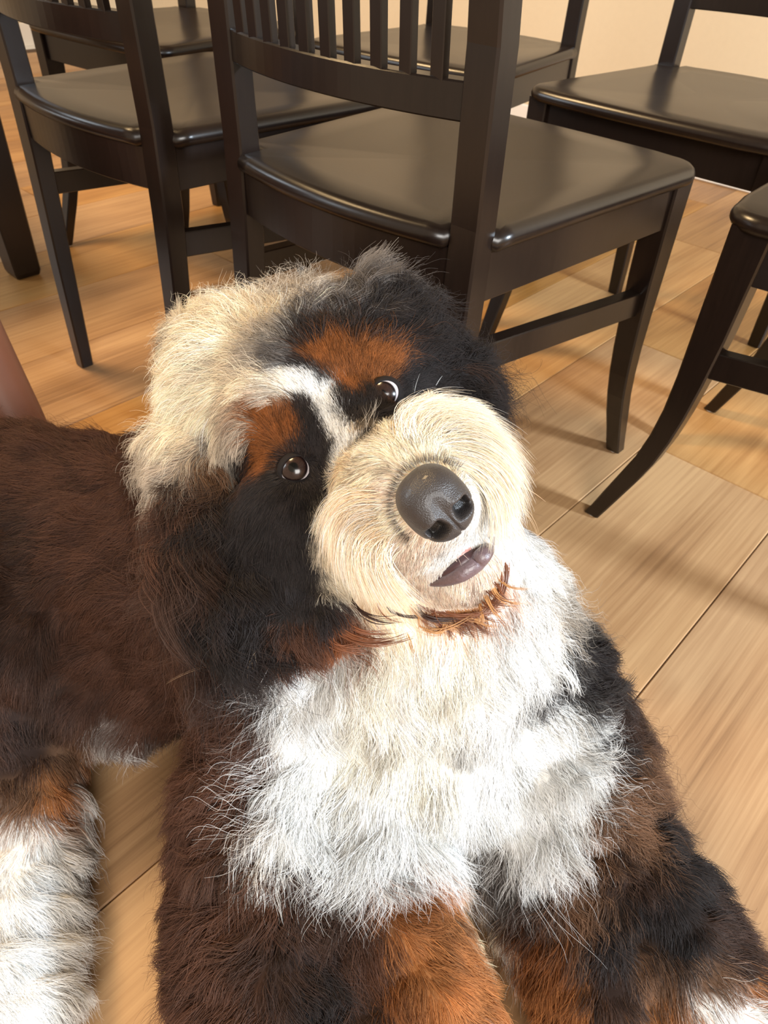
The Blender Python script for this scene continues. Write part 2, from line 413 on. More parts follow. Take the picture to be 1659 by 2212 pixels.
# --- haunch and hind foot
ell(bm, (-.390, .42, .150), (.120, .105, .125))
cap(bm, (-.400, .37, .110), .090, (-.370, .33, .085), .070)
cap(bm, (-.33, .36, .060), .055, (-.295, .24, .048), .046)
cap(bm, (-.30, .38, .10), .05, (-.24, .38, .08), .045)
cap(bm, (-.295, .24, .048), .046, (-.262, .13, .045), .047)
cap(bm, (-.70, .55, .10), .03, (-.58, .56, .15), .05)
for v in bm.verts: v.co -= Vector(DOGO)
body = bm_obj('body', bm, None, dog, True)
md = body.modifiers.new('r', 'REMESH'); md.mode = 'VOXEL'; md.voxel_size = 0.0045
md = body.modifiers.new('s', 'SMOOTH'); md.iterations = 9; md.factor = 0.6
dg = bpy.context.evaluated_depsgraph_get()
me2 = bpy.data.meshes.new_from_object(body.evaluated_get(dg)); body.modifiers.clear(); body.data = me2
for v in me2.vertices:
    if v.co.z < 0.002: v.co.z = 0.002
me2.polygons.foreach_set('use_smooth', [True] * len(me2.polygons)); me2.update()
vg = body.vertex_groups.new(name='trunk'); vg.add([v.index for v in me2.vertices if v.co.z < .29 or v.co.y > .12], 1.0, 'REPLACE')
md = body.modifiers.new('s2', 'SMOOTH'); md.iterations = 45; md.factor = 0.7; md.vertex_group = 'trunk'
dg = bpy.context.evaluated_depsgraph_get(); me2 = bpy.data.meshes.new_from_object(body.evaluated_get(dg)); body.modifiers.clear(); body.vertex_groups.clear(); body.data = me2
nv = len(me2.vertices); BV = np.empty(nv * 3); me2.vertices.foreach_get('co', BV); BV = BV.reshape(-1, 3) + DOGO
BN = np.empty(nv * 3); me2.vertices.foreach_get('normal', BN); BN = BN.reshape(-1, 3)
def nz(P, f, seed):
    """cheap smooth pseudo noise from summed sines"""
    r = np.random.default_rng(seed); o = np.zeros(len(P))
    for k in range(6):
        d = r.normal(size=3); d /= np.linalg.norm(d); o += np.sin(P @ d * f * (1 + .5 * k) + r.uniform(0, 6.28)) / (1 + .35 * k)
    return o / 2.6
tm = np.clip((.30 - BV[:, 2]) / .06, 0, 1); tm = np.maximum(tm, np.clip((BV[:, 1] - .48) / .04, 0, 1))
dz = (nz(BV, 75, 5) * .0055 + nz(BV, 150, 6) * .002) * tm * np.where((abs(BV[:, 0] - .04) < .13) & (BV[:, 1] < .33), .6, 1.0)
BV = BV + BN * dz[:, None]; BV[:, 2] = np.maximum(BV[:, 2], .002)
me2.vertices.foreach_set('co', (BV - DOGO).ravel()); me2.update(); me2.vertices.foreach_get('normal', BN_ := np.empty(nv * 3)); BN = BN_.reshape(-1, 3)
me2.calc_loop_triangles(); nt_ = len(me2.loop_triangles); TR = np.empty(nt_ * 3, int); me2.loop_triangles.foreach_get('vertices', TR); TR = TR.reshape(-1, 3)
bvh = BVHTree.FromPolygons([tuple(v) for v in BV], [tuple(t) for t in TR])

# ---- coat colours (linear)
PAL = {'K': (.024, .0185, .0175), 'B': (.098, .045, .028), 'N': (.056, .030, .021), 'D': (.15, .13, .118), 'G': (.50, .43, .35), 'C': (.88, .755, .575), 'W': (.90, .885, .85),
       'T': (.24, .082, .022), 'R': (.22, .075, .028), 'O': (.42, .17, .055), 'M': (.82, .63, .43), 'Z': (.19, .10, .055), 'P': (.86, .69, .57), 'Y': (.94, .885, .77)}
# ---- groom guides: u v dx dy length_cm colour lift curl
GT = """
640 828 -.4 -.8 .8 W .25 .1|656 822 -.4 -.8 .8 W .25 .1|655 836 -.4 -.8 .8 W .25 .1|671 830 -.4 -.8 .8 W .25 .1|668 845 -.4 -.8 .8 W .25 .1|684 839 -.4 -.8 .8 W .25 .1|682 858 -.4 -.8 .8 W .25 .1|698 852 -.4 -.8 .8 W .25 .1|692 872 -.4 -.8 .8 W .25 .1|708 866 -.4 -.8 .8 W .25 .1|700 888 -.4 -.8 .8 W .25 .1|716 882 -.4 -.8 .8 W .25 .1|707 904 -.4 -.8 .8 W .25 .1|723 898 -.4 -.8 .8 W .25 .1|714 920 -.4 -.8 .8 W .25 .1|730 914 -.4 -.8 .8 W .25 .1|722 936 -.4 -.8 .8 W .25 .1|738 930 -.4 -.8 .8 W .25 .1|732 950 -.4 -.8 .8 W .25 .1|748 944 -.4 -.8 .8 W .25 .1|745 962 -.4 -.8 .8 W .25 .1|761 956 -.4 -.8 .8 W .25 .1|666 880 -.2 -1 .7 K .22 .1|736 858 -.2 -1 .7 K .22 .1|674 896 -.2 -1 .7 K .22 .1|744 874 -.2 -1 .7 K .22 .1|681 912 -.2 -1 .7 K .22 .1|751 890 -.2 -1 .7 K .22 .1|688 928 -.2 -1 .7 K .22 .1|758 906 -.2 -1 .7 K .22 .1|696 944 -.2 -1 .7 K .22 .1|766 922 -.2 -1 .7 K .22 .1|706 958 -.2 -1 .7 K .22 .1|776 936 -.2 -1 .7 K .22 .1|719 970 -.2 -1 .7 K .22 .1|789 948 -.2 -1 .7 K .22 .1
410 800 -1 -.2 2.8 C .5 .6|375 900 -1 .4 2.6 C .45 .7|350 960 -.6 .8 2.6 G .4 .9|300 1010 -.7 .6 2.8 B .35 .8|340 1080 -.5 .8 2.8 B .35 .9|450 700 -.7 -.7 3 C .55 .6|520 650 -.4 -.9 3 C .6 .6|600 630 -.1 -1 3 G .6 .7
660 620 .1 -1 3.2 G .6 .8|720 640 .2 -1 3 D .6 .8|770 650 .4 -.9 3 D .5 .8|700 620 0 -1 2.8 G .5 .9|840 670 .5 -.8 2.8 K .5 .8|900 720 .7 -.6 2.6 K .5 .9|960 780 .9 -.3 2.8 K .4 .9|1010 820 1 0 3.4 K .4 1|1030 880 .8 .6 3.4 K .3 1
520 780 -.8 -.4 3 C .5 .5|600 700 -.3 -.9 3 C .5 .6|470 880 -.9 .2 3 C .45 .5|560 840 -.8 -.1 2.6 C .4 .5|420 930 -.8 .6 3 C .4 .7|480 950 -.5 .9 3 G .35 .8|530 930 -.5 .8 2.6 G .3 .6|390 1000 -.4 .9 2.6 G .3 1|430 1040 -.3 .95 2.6 N .3 1|470 990 -.3 .95 2.6 Z .3 1
640 830 -.9 -.2 2 C .4 .4|600 870 -.9 .1 2.2 G .35 .4|680 850 -.7 -.6 1 W .3 .2|700 880 -.4 -.9 .8 W .25 .1|715 915 -.3 -1 .8 W .25 .1|725 945 -.2 -1 .8 W .25 .1|745 965 -.1 -1 .8 W .3 .1
590 740 -.5 -.7 2.6 G .5 .5|620 770 -.8 -.3 2 D .4 .5|570 770 -.8 -.3 2.5 G .4 .5|650 790 -.8 -.3 1.2 K .3 .3|680 740 -.2 -1 2.4 K .5 .6|680 690 0 -1 3 D .5 .7|640 670 -.1 -1 3 G .5 .7|720 680 .1 -1 3 D .5 .7|790 690 .4 -.9 2.6 K .5 .8|750 720 .1 -1 2.4 K .4 .6|820 730 .4 -.9 2 K .4 .6|880 780 .7 -.6 1.8 K .3 .6|940 840 .8 -.1 2 K .3 .8|960 900 .6 .5 2 K .3 .8
690 775 -.4 -.7 1.1 T .35 .2|720 790 -.4 -.7 1.1 T .35 .2|755 810 -.3 -.8 1 T .35 .2|780 795 .1 -.9 1.1 T .35 .2|815 775 .3 -.9 1.2 T .35 .2|850 785 .6 -.7 1.2 T .35 .2|765 840 -.2 -.9 .8 T .3 .1|790 825 0 -1 .7 T .3 .1|720 760 -.2 -1 1.3 T .4 .2
670 800 -.5 -.6 .8 K .3 .1|700 825 -.5 -.6 .8 K .3 .1|740 860 -.4 -.8 .6 K .2 .1|735 900 -.2 -.9 .5 K .2 .1|760 920 0 -1 .5 K .2 .1|800 850 0 -1 .35 K .15 0|870 825 .7 -.6 .4 K .2 0|885 860 1 0 .5 K .2 0|790 880 -.2 -1 .35 K .2 0|820 905 .2 .6 .3 K .2 0|860 890 .7 .3 .4 K .2 0|880 830 .8 -.5 .9 K .3 .1|910 830 .8 -.5 1.2 K .3 .3|870 905 .6 .3 .5 K .2 0
560 880 -.5 -.7 1.2 T .35 .2|590 890 -.3 -.9 1.1 T .35 .2|620 900 -.1 -1 1 T .35 .2|570 920 -.5 -.6 1.1 T .35 .2|600 930 -.3 -.9 1 T .3 .2|630 945 -.1 -1 .9 T .3 .1|570 960 -.6 -.3 .9 T .3 .2|590 985 -.5 -.3 .6 T .3 .1|575 1000 -.4 .6 .7 T .3 .1
645 890 -.3 -.9 .9 K .3 .2|660 880 -.2 -1 .9 K .3 .2|670 930 -.1 -1 .6 K .2 .1|690 960 0 -1 .5 K .2 .1|700 1000 0 -1 .5 K .2 .1|640 965 0 -1 .4 K .15 0|605 995 -.8 -.2 .35 K .2 0|600 1030 -.8 .4 .4 K .2 0|620 1065 -.3 .9 .5 K .2 0|660 1060 .2 .9 .5 K .2 0|680 1020 .5 .5 .3 K .2 0|560 1030 -.4 .8 1.2 K .3 .3|540 960 -.5 .7 2 K .35 .5|530 1000 -.4 .9 2.4 K .3 .6|570 1070 -.3 .9 1.4 K .3 .3
620 1120 -.1 1 1.4 K .25 .3|560 1120 -.3 .9 2 K .3 .4|665 1120 0 1 .9 K .2 .1|660 1200 0 1 1.2 K .2 .2|600 1200 -.1 1 2 K .3 .4|650 1280 .1 1 1.6 K .25 .3|700 1320 .3 .9 1.8 K .3 .4|740 1350 .6 .8 2.2 R .3 .5|700 1380 .3 .9 2.6 R .3 .6|760 1370 .8 .5 2.6 R .3 .6|640 1360 .1 1 2.6 B .3 .7|580 1300 0 1 2.4 K .3 .7
540 1200 -.2 1 2.8 K .35 1|480 1100 -.3 .9 3 K .35 1|430 1080 -.4 .9 3 N .35 1|430 1200 -.3 1 3.4 N .35 1.1|480 1300 0 1 3.4 K .35 1.2|540 1350 .1 1 3.2 K .35 1.2|460 1360 -.1 1 3.4 N .35 1.2|380 1100 -.5 .8 3 B .35 .9|350 1200 -.5 .8 3 B .35 .9|370 1300 -.4 .9 3 B .3 .9
750 1000 -.7 -.2 1.0 M .3 .1|730 1050 -.6 .6 1.5 C .3 .1|715 1100 -.4 .9 1.8 C .25 .1|715 1170 -.1 1 2 C .22 .15|740 1230 .2 1 2 C .2 .15|790 1280 .5 .8 1.8 M .2 .2|790 1060 -.6 .6 1.8 C .3 .1|780 1150 -.3 .9 2 C .25 .1|810 1210 0 1 2 C .2 .1|830 1260 .3 .9 1.8 M .2 .1
820 1020 -.8 .3 1.2 C .3 .1|800 970 -.7 -.3 1 C .3 .1|770 940 -.5 -.8 .8 M .3 .1|770 985 -.6 -.6 .8 C .3 .1|830 930 -.2 -1 1.4 C .35 .2|880 900 .1 -1 2 C .4 .3|920 890 .3 -.9 2.2 C .4 .3|970 880 .6 -.7 2.4 C .4 .3|1020 910 .8 -.3 2.2 C .4 .3|1060 970 .8 .4 2 C .35 .2|1085 1040 .5 .8 1.8 C .3 .2|1080 1090 .3 .9 1.6 M .3 .2|960 940 .5 -.8 1.6 C .35 .2|1020 980 .8 -.1 1.4 C .3 .2
1040 1040 .7 .2 .8 W .3 .1|1050 1110 .3 .8 .7 W .3 .1|870 990 -.4 -.8 1.1 C .3 .1|920 960 0 -1 1.1 C .35 .1|980 985 .3 -.9 .8 C .3 .1|850 1060 -.9 0 .9 P .3 .1|835 1120 -.8 .5 .9 C .3 .1|860 1180 -.5 .8 .9 P .25 .1|900 1200 -.1 1 .7 P .25 .1|960 1205 .1 1 .5 W .25 0|1010 1170 .3 .9 .45 W .25 0|1045 1140 .4 .8 .5 W .25 0|880 1250 .2 1 1.2 P .2 .1|840 1290 .6 .8 1.6 M .2 .2|910 1280 .3 .9 1 P .2 .1
1000 1280 .1 1 .5 P .3 .1|1060 1230 .5 .8 .5 P .3 .1|950 1290 .1 1 .6 P .3 .1|1080 1200 .6 .6 .5 W .3 .1|1040 1270 .4 .9 .6 P .3 .1|990 1240 0 1 .3 P .2 0|1000 1315 .1 1 1 O .3 .2|1060 1290 .4 .9 1 O .3 .2
700 1420 -.3 .9 3 W .3 .7|800 1400 -.1 1 3 Y .3 .6|900 1420 0 1 3 Y .3 .5|1000 1400 .1 1 3 Y .3 .5|1080 1350 .2 1 3 W .3 .5|1140 1250 .3 1 2.6 W .35 .6|1160 1330 .5 .9 3 W .35 .7|1180 1420 .5 .8 3 W .35 .8|1100 1470 .2 1 3 W .3 .5|950 1500 0 1 3 Y .3 .5|800 1500 -.1 1 3 Y .3 .6|680 1500 -.5 .8 3 W .3 .8|650 1470 -.6 .8 2.6 W .35 1
640 1600 -.5 .8 4 W .3 .7|750 1620 -.2 1 4 Y .3 .5|900 1650 0 1 4 Y .3 .4|1050 1600 .1 1 3.6 W .3 .4|1180 1560 .4 .9 3.4 W .35 .6|1240 1580 .8 .5 3.2 W .4 .7|1260 1660 .8 .6 3.4 W .4 .7|1230 1750 .5 .9 4 W .35 .6|1110 1760 .3 1 4.4 W .3 .5|960 1780 0 1 4.6 W .3 .5|800 1780 -.1 1 4.6 W .3 .5|660 1740 -.4 .9 4.6 W .3 .6|620 1740 -.7 .7 4 W .35 .8|640 1680 -.6 .8 4 W .3 .8|1320 1690 .7 .7 3 Z .4 .9|1300 1770 .5 .8 3 Z .4 .9|1280 1830 .3 .9 3 Z .4 .9
720 1830 -.2 1 4.2 W .35 .7|850 1830 0 1 4 W .35 .7|1000 1830 0 1 4 W .35 .7|1150 1840 .2 1 4 W .35 .7|620 1800 -.5 .8 4 W .35 .7
1230 1400 .8 .6 2.6 K .35 .8|1260 1490 .8 .6 2.6 K .35 .8|1330 1560 .8 .6 2.6 N .35 .8|1360 1650 .7 .7 2.8 Z .35 .8|1170 1490 .7 .6 2.2 K .3 .8|1320 1620 .7 .7 2.8 K .35 .9|1200 1330 .8 .6 2.6 G .4 .8
560 1560 -.7 .6 3.4 B .3 .9|560 1690 -.7 .6 3.2 B .3 .9|480 1780 -.7 .7 3 B .3 .9|530 1860 -.5 .8 3 N .3 .9|450 1700 -.6 .7 3 B .3 .8|500 1480 -.7 .6 3.4 B .3 .9|560 1440 -.6 .7 3.4 K .3 1|520 1650 -.7 .7 3.2 B .3 .7|540 1740 -.6 .8 3.2 B .3 .7|420 1600 -.6 .7 3 B .3 .6|420 1450 -.7 .6 3 B .3 .7|320 1450 -.8 .5 2.8 B .3 .6|300 1250 -.9 .3 2.8 B .3 .6|200 1350 -.9 .4 2.8 B .3 .6|200 1150 -.9 .2 2.8 B .3 .5|100 1000 -.9 .1 2.6 B .35 .5|250 980 -.9 0 2.6 B .35 .5|50 1200 -.9 .2 2.6 N .3 .5|60 1400 -.7 .5 2.4 N .25 .4|200 1500 -.6 .7 2.4 B .25 .4|300 1580 -.6 .8 2.8 B .3 .5
100 1520 -.2 1 2.2 N .25 .3|50 1620 -.1 1 2.2 N .25 .3|150 1640 .1 1 2 Z .25 .3|60 1730 0 1 2.2 Z .3 .4|200 1640 .3 .9 2 O .3 .4|120 1720 .2 1 2 O .3 .4|240 1680 .4 .9 2.4 W .35 .6|170 1740 .4 .9 2.6 W .35 .6|50 1820 .2 1 2.6 W .35 .5
400 1850 -.6 .8 2.6 B .35 .6|360 1950 -.8 .5 2.4 B .35 .6|400 2100 -.8 .5 2.4 B .35 .6|500 1950 -.3 .9 2.6 B .35 .6|600 2050 -.2 1 2.4 N .35 .7|500 2150 -.5 .8 2.4 B .35 .6|650 1920 -.1 1 2.8 N .35 .8|750 1980 0 1 2.8 N .35 .8|700 2120 0 1 2.4 K .35 .7|800 2180 0 1 2.2 N .35 .6|800 2060 .1 1 2.4 B .35 .6|580 1900 -.4 .9 3 B .35 .9|350 1750 -.8 .5 2.4 B .35 .6
880 1950 .1 1 2.2 T .35 .5|900 2050 .2 1 2.2 O .35 .4|870 2150 .1 1 2.2 T .35 .4|950 2120 .4 .9 2.2 O .35 .4|1000 2060 .5 .8 2.2 O .35 .4|1050 2150 .6 .7 2.2 O .35 .4|960 1960 .3 .9 2 O .35 .4|1030 1990 .7 .5 2.2 M .4 .5|1070 2060 .9 .3 2.2 W .4 .5|1000 1900 .3 .9 2 Z .3 .5
1080 1900 0 1 2.4 D .35 .6|1060 1850 0 1 2.4 D .35 .6|1150 1950 .1 1 2.6 N .35 .7|1250 1920 .2 1 2.8 Z .35 .7|1330 1750 .4 .9 3 Z .35 .8|1380 1800 .5 .8 2.6 Z .35 .8|1350 1860 .4 .9 2.8 N .35 .7|1440 1800 .7 .6 2.4 K .35 .7|1500 1900 .7 .6 2.2 K .3 .5|1400 1950 .4 .9 2.2 K .3 .5|1560 2000 .7 .5 2.2 N .3 .5|1480 2050 .4 .9 2 K .3 .5|1320 2050 .1 1 2.2 K .3 .6|1180 2050 .1 1 2.4 T .35 .5|1130 2130 .2 1 2.2 O .35 .4|1220 2170 .2 1 2.2 O .35 .4|1330 2140 .2 1 2 N .3 .4|1420 2130 .3 .9 2 Z .3 .4|1530 2120 .5 .8 2 Z .3 .4|1610 2080 .8 .5 2 N .3 .4|1640 2150 .7 .6 2 O .3 .4|1540 2190 .5 .8 2.2 W .35 .4|1450 2200 .3 .9 2.2 O .35 .4|1640 2200 .6 .7 2 W .35 .4
100 1900 .6 .7 2.8 W .35 .5|40 1950 .2 1 2.8 W .35 .4|110 2000 .7 .5 2.8 W .35 .5|40 2100 .2 .9 2.6 W .35 .4|100 2130 .6 .6 2.4 W .35 .4|60 2200 .3 .9 2.4 W .35 .4
"""
gp, gd, gl, gc, glift, gcurl = [], [], [], [], [], []
for row in GT.replace('\n', '|').split('|'):
    row = row.split()
    if not row: continue
    u, v, dx, dy, L, c, li, cu = [x if i == 5 else float(x) for i, x in enumerate(row)]
    o, r = ray(u, v); r = r / np.linalg.norm(r)
    hit = bvh.ray_cast(Vector(o), Vector(r))[0]
    if hit is None:
        best = None
        for s in np.linspace(.38, .85, 48):
            q = bvh.find_nearest(Vector(o + r * s))
            if best is None or q[3] < best[1]: best = (q[0], q[3])
        if best[1] > 0.035: continue
        hit = best[0]
    d = CR * dx - CU * dy + CF * 0.15
    gp.append(np.array(hit)); gd.append(d / np.linalg.norm(d)); gl.append(L / 100); gc.append(PAL[c]); glift.append(li); gcurl.append(cu)
# what the photograph does not show: the far side, the back and the rump, plain brown
ctr = np.array([-.1, .45, .2])
for i in range(0, nv, max(1, nv // 260)):
    p, n = BV[i], BN[i]; vw = CO - p; vw = vw / np.linalg.norm(vw)
    uvz = (p - CO) @ CF; uu = W / 2 + F * ((p - CO) @ CR) / uvz; vv = H / 2 - F * ((p - CO) @ CU) / uvz
    inside = 0 < uu < W and 0 < vv < H
    if n @ vw < -0.25 or not inside:
        if any(np.linalg.norm(p - q) < .03 for q in gp[:300]): continue
        c = 'B' if p[2] > .09 else ('W' if p[1] < .16 else 'N')
        dd = np.array([-.4, .1, -.6]) if p[0] < -.05 else np.array([0, .3, -.8])
        gp.append(p); gd.append(dd / np.linalg.norm(dd)); gl.append(.026); gc.append(PAL[c]); glift.append(.35); gcurl.append(.6)
gp = np.array(gp); gl = [max(x, .0085) for x in gl]; glift = [max(x, .24) for x in glift]; gd = np.array(gd); gl = np.array(gl); gc = np.array(gc); glift = np.array(glift); gcurl = np.array(gcurl)

def field(P, seed=1, blend_col=2.2, smooth=False):
    """interpolate guides at points P"""
    n = len(P); out_c = np.empty((n, 3)); out_d = np.empty((n, 3)); out_s = np.empty((n, 3))
    fa = np.where((P[:, 2] > .3) & (P[:, 1] < .45), .0021, .0060)
    jit = np.stack([nz(P, 150, seed + k) for k in range(3)], 1) * (fa[:, None] > .003) * .003 + RNG.normal(0, 1, (n, 3)) * fa[:, None]
    for a in range(0, n, 20000):
        Q = P[a:a + 20000]; 
        D = ((Q[:, None, :] - gp[None]) ** 2).sum(2)
        w = 1 / (D + 2e-5) ** 2.0; k = np.argpartition(-w, 5, axis=1)[:, :5]
        ww = np.take_along_axis(w, k, 1); ww /= ww.sum(1, keepdims=True)
        out_d[a:a + 20000] = (gd[k] * ww[..., None]).sum(1)
        out_s[a:a + 20000, 0] = (gl[k] * ww).sum(1); out_s[a:a + 20000, 1] = (glift[k] * ww).sum(1); out_s[a:a + 20000, 2] = (gcurl[k] * ww).sum(1)
        Q2 = Q if smooth else Q + jit[a:a + 20000]
        D = ((Q2[:, None, :] - gp[None]) ** 2).sum(2)
        w = 1 / (D + 1e-6) ** blend_col; k = np.argpartition(-w, 3, axis=1)[:, :3]
        ww = np.take_along_axis(w, k, 1); ww /= ww.sum(1, keepdims=True)
        out_c[a:a + 20000] = (gc[k] * ww[..., None]).sum(1)
    return out_c, out_d, out_s
_s = RNG; RNG = np.random.default_rng(1); bc, bd_, bs_ = field(BV, smooth=True); RNG = _s
ca = me2.color_attributes.new('coat', 'FLOAT_COLOR', 'POINT')
ca.data.foreach_set('color', np.concatenate([bc * np.clip(.38 + bc.mean(1, keepdims=True), 0, .85), np.ones((nv, 1))], 1).ravel().astype(np.float32))  # skin darkened under dark fur: shade between the hairs painted into its colour
m, nt, b = nodes('dog_skin'); an = nt.nodes.new('ShaderNodeAttribute'); an.attribute_name = 'coat'
link(nt, an.outputs['Color'], b.inputs['Base Color']); b.inputs['Roughness'].default_value = 0.8; b.inputs['Specular IOR Level'].default_value = 0.15
me2.materials.append(m)

def fur_material(name, rough=0.55, spec=0.25):
    m, nt, b = nodes(name); an = nt.nodes.new('ShaderNodeAttribute'); an.attribute_name = 'fcol'
    link(nt, an.outputs['Color'], b.inputs['Base Color'])
    b.inputs['Roughness'].default_value = rough; b.inputs['Specular IOR Level'].default_value = spec
    tr = nt.nodes.new('ShaderNodeBsdfTranslucent'); link(nt, an.outputs['Color'], tr.inputs['Color'])
    mx = nt.nodes.new('ShaderNodeMixShader'); mx.inputs[0].default_value = 0.30
    link(nt, b.outputs[0], mx.inputs[1]); link(nt, tr.outputs[0], mx.inputs[2])
    link(nt, mx.outputs[0], nt.nodes['Material Output'].inputs['Surface'])
    return m
FURM = fur_material('fur_strands')
def hair_obj(name, P, rad, colr, mat, parent, label=None):
    """P: n,k,3 world; rad: n,k; colr n,3"""
    n, k = P.shape[:2]
    hc = bpy.data.hair_curves.new(name); hc.add_curves([k] * n)
    P = P - DOGO
    hc.attributes['position'].data.foreach_set('vector', P.reshape(-1).astype(np.float32))
    ra = hc.attributes.get('radius') or hc.attributes.new('radius', 'FLOAT', 'POINT')
    ra.data.foreach_set('value', rad.reshape(-1).astype(np.float32))
    at_ = hc.attributes.new('fcol', 'FLOAT_COLOR', 'CURVE')
    at_.data.foreach_set('color', np.concatenate([colr, np.ones((n, 1))], 1).ravel().astype(np.float32))
    hc.materials.append(mat)
    o = bpy.data.objects.new(name, hc); COL.objects.link(o); o.parent = parent; o['kind'] = 'stuff'
    if label: o['label'] = label
    return o
def sample(n, weight):
    a, b_, c = BV[TR[:, 0]], BV[TR[:, 1]], BV[TR[:, 2]]
    ar = np.linalg.norm(np.cross(b_ - a, c - a), axis=1) * weight((a + b_ + c) / 3, (BN[TR[:, 0]] + BN[TR[:, 1]] + BN[TR[:, 2]]) / 3)
    t = RNG.choice(len(TR), n, p=ar / ar.sum()); r1, r2 = RNG.random(n), RNG.random(n); s = np.sqrt(r1)
    w = np.stack([1 - s, s * (1 - r2), s * r2], 1)
    P = (BV[TR[t]] * w[..., None]).sum(1); N = (BN[TR[t]] * w[..., None]).sum(1); N /= np.linalg.norm(N, axis=1, keepdims=True)
    return P, N
def hitpx(u, v):
    o, r = ray(u, v); r = r / np.linalg.norm(r); h = bvh.ray_cast(Vector(o), Vector(r))
    return (np.array(h[0]), r) if h[0] is not None else (None, r)
ER = 0.0124
EYES = []
for (u, v) in ((641, 1017), (832, 853)):
    h, r = hitpx(u, v); EYES.append(h + r * (ER - (.0052 if u < 700 else .0036)))
NOSE = np.array(at(945, 1092, .378))

def wfun(P, N):
    V = CO - P; d = np.linalg.norm(V, axis=1, keepdims=True); f = (N * V / d).sum(1)
    w = np.where(f > -.2, 1.0, .22)
    z = (P - CO) @ CF; u = W / 2 + F * ((P - CO) @ CR) / z; v = H / 2 - F * ((P - CO) @ CU) / z
    w *= np.where((u > -150) & (u < W + 150) & (v < H + 150), 1, .25)
    head = (P[:, 2] > .30) & (P[:, 1] < .6); w *= np.where(head, 2.4, 1); w *= np.where((P[:, 2] > .34) & (P[:, 1] < .455), 1.9, 1)
    w *= np.where(P[:, 2] < .012, .1, 1)
    return w
def grow(n, k, seed, lenmul=1.0, clump=0.7, K=22, rmul=1.0):
    P, N = sample(n, wfun)
    keep = np.ones(n, bool)
    for e, r in ((EYES[0], .0128), (EYES[1], .0128)): keep &= np.linalg.norm(P - e, axis=1) > r
    keep &= np.linalg.norm((P - NOSE), axis=1) > .0215
    P, N = P[keep], N[keep]; n = len(P)
    C, D, S = field(P, seed)
    D = D - (D * N).sum(1, keepdims=True) * N; D /= np.linalg.norm(D, axis=1, keepdims=True) + 1e-9
    L = S[:, 0] * lenmul * RNG.uniform(.65, 1.15, n); lift = S[:, 1] * RNG.uniform(.6, 1.4, n); curl = S[:, 2]
    B = np.cross(N, D)
    # large scale waviness of the direction
    ang_ = nz(P, 70, seed + 20) * .45 * np.clip(curl, .1, 1) + RNG.normal(0, .12, n)
    D = D * np.cos(ang_)[:, None] + B * np.sin(ang_)[:, None]; B = np.cross(N, D)
    t = np.linspace(0, 1, k)
    grav = np.array([0, 0, -1.0])
    X = P[:, None, :] - N[:, None, :] * .001
    along = D[:, None, :] * (t[None, :, None] * np.cos(lift)[:, None, None])
    up = N[:, None, :] * (np.sin(lift)[:, None, None] * (t - .45 * t ** 2)[None, :, None])
    X = X + L[:, None, None] * (along + up) + grav * (L[:, None, None] * .14 * (t ** 2)[None, :, None])
    # two levels of locks
    def cluster(K_):
        nc = max(1, n // K_); ci = RNG.choice(n, nc, replace=False); kd = KDTree(nc)
        for i, j in enumerate(ci): kd.insert(Vector(P[j]), i)
        kd.balance()
        idx = np.fromiter((kd.find(Vector(q))[1] for q in P), int, n); return ci[idx]
    c1 = cluster(K * 7); c2 = cluster(K)
    lg = np.clip(L / .03, .2, 1.3)
    bend = (RNG.normal(0, .45, n)[c1] + RNG.normal(0, .25, n)[c2]) * curl
    X = X + N[:, None, :] * (L * np.abs(RNG.normal(0, .30, n)[c1]) * curl)[:, None, None] * (t[None, :, None] - .3 * t[None, :, None] ** 2)
    X = P[:, None, :] + (X - P[:, None, :]) * np.clip(1 + RNG.normal(0, .18, n)[c1] * np.clip(curl, 0, 1), .5, 1.5)[:, None, None]                      # each lock leans its own way
    X = X + B[:, None, :] * (L * bend)[:, None, None] * (t[None, :, None] ** 1.6)
    ph = RNG.uniform(0, 6.28, n)[c1] + RNG.normal(0, .7, n)[c2] + RNG.normal(0, .35, n)
    fr = (.55 + .8 * RNG.random(n)[c1] + .35 * RNG.random(n)[c2]) * (.7 + .6 * np.clip(curl, 0, 1)); amp = L * .15 * curl * RNG.uniform(.5, 1.3, n)
    a = ph[:, None] + fr[:, None] * 6.28 * t[None] * lg[:, None]
    wv = amp[:, None] * t[None] ** .9
    X = X + B[:, None, :] * (wv * np.sin(a))[..., None] + N[:, None, :] * (wv * .7 * np.cos(a))[..., None]
    for ci, wgt in ((c1, .35), (c2, .75)):
        same = np.linalg.norm(P - P[ci], axis=1) < .022
        cl = clump * wgt * np.clip(curl * 1.5, .1, 1) * same * RNG.uniform(.4, 1.1, n)
        X = X + (X[ci] - X) * (cl[:, None] * (t[None] ** 1.5))[..., None]
    X += RNG.normal(0, 1, (n, 1, 3)) * (L[:, None, None] * .05 * t[None, :, None] ** 1.5)
    # short face hair never dives under the skin in the creases
    ff = np.where((P[:, 2] > .33) & (P[:, 1] < .47) & (L < .021))[0]
    for i in ff:
        for j in range(1, k):
            p = Vector(X[i, j]); q, nn, _, dd = bvh.find_nearest(p, .02)
            if q is None: continue
            hgt = (p - q).dot(nn); need = .0005 + .0016 * t[j]
            if hgt < need: X[i, j] = q + nn * need
    X[..., 2] = np.maximum(X[..., 2], .001)
    C = C * np.clip(1 + RNG.normal(0, 1, n) * np.where(L < .014, .34, .18) + RNG.normal(0, .14, n)[c1] + RNG.normal(0, .10, n)[c2] + nz(P, 60, seed + 40) * .12, .4, 1.7)[:, None]
    rad = np.where(L < .012, .00015, .00019)[:, None] * (1 - .75 * t[None] ** 2) * rmul
    return X, rad, np.clip(C, 0, .93)
import os
NS = int(400000 * float(os.environ.get('FURQ', '1')))
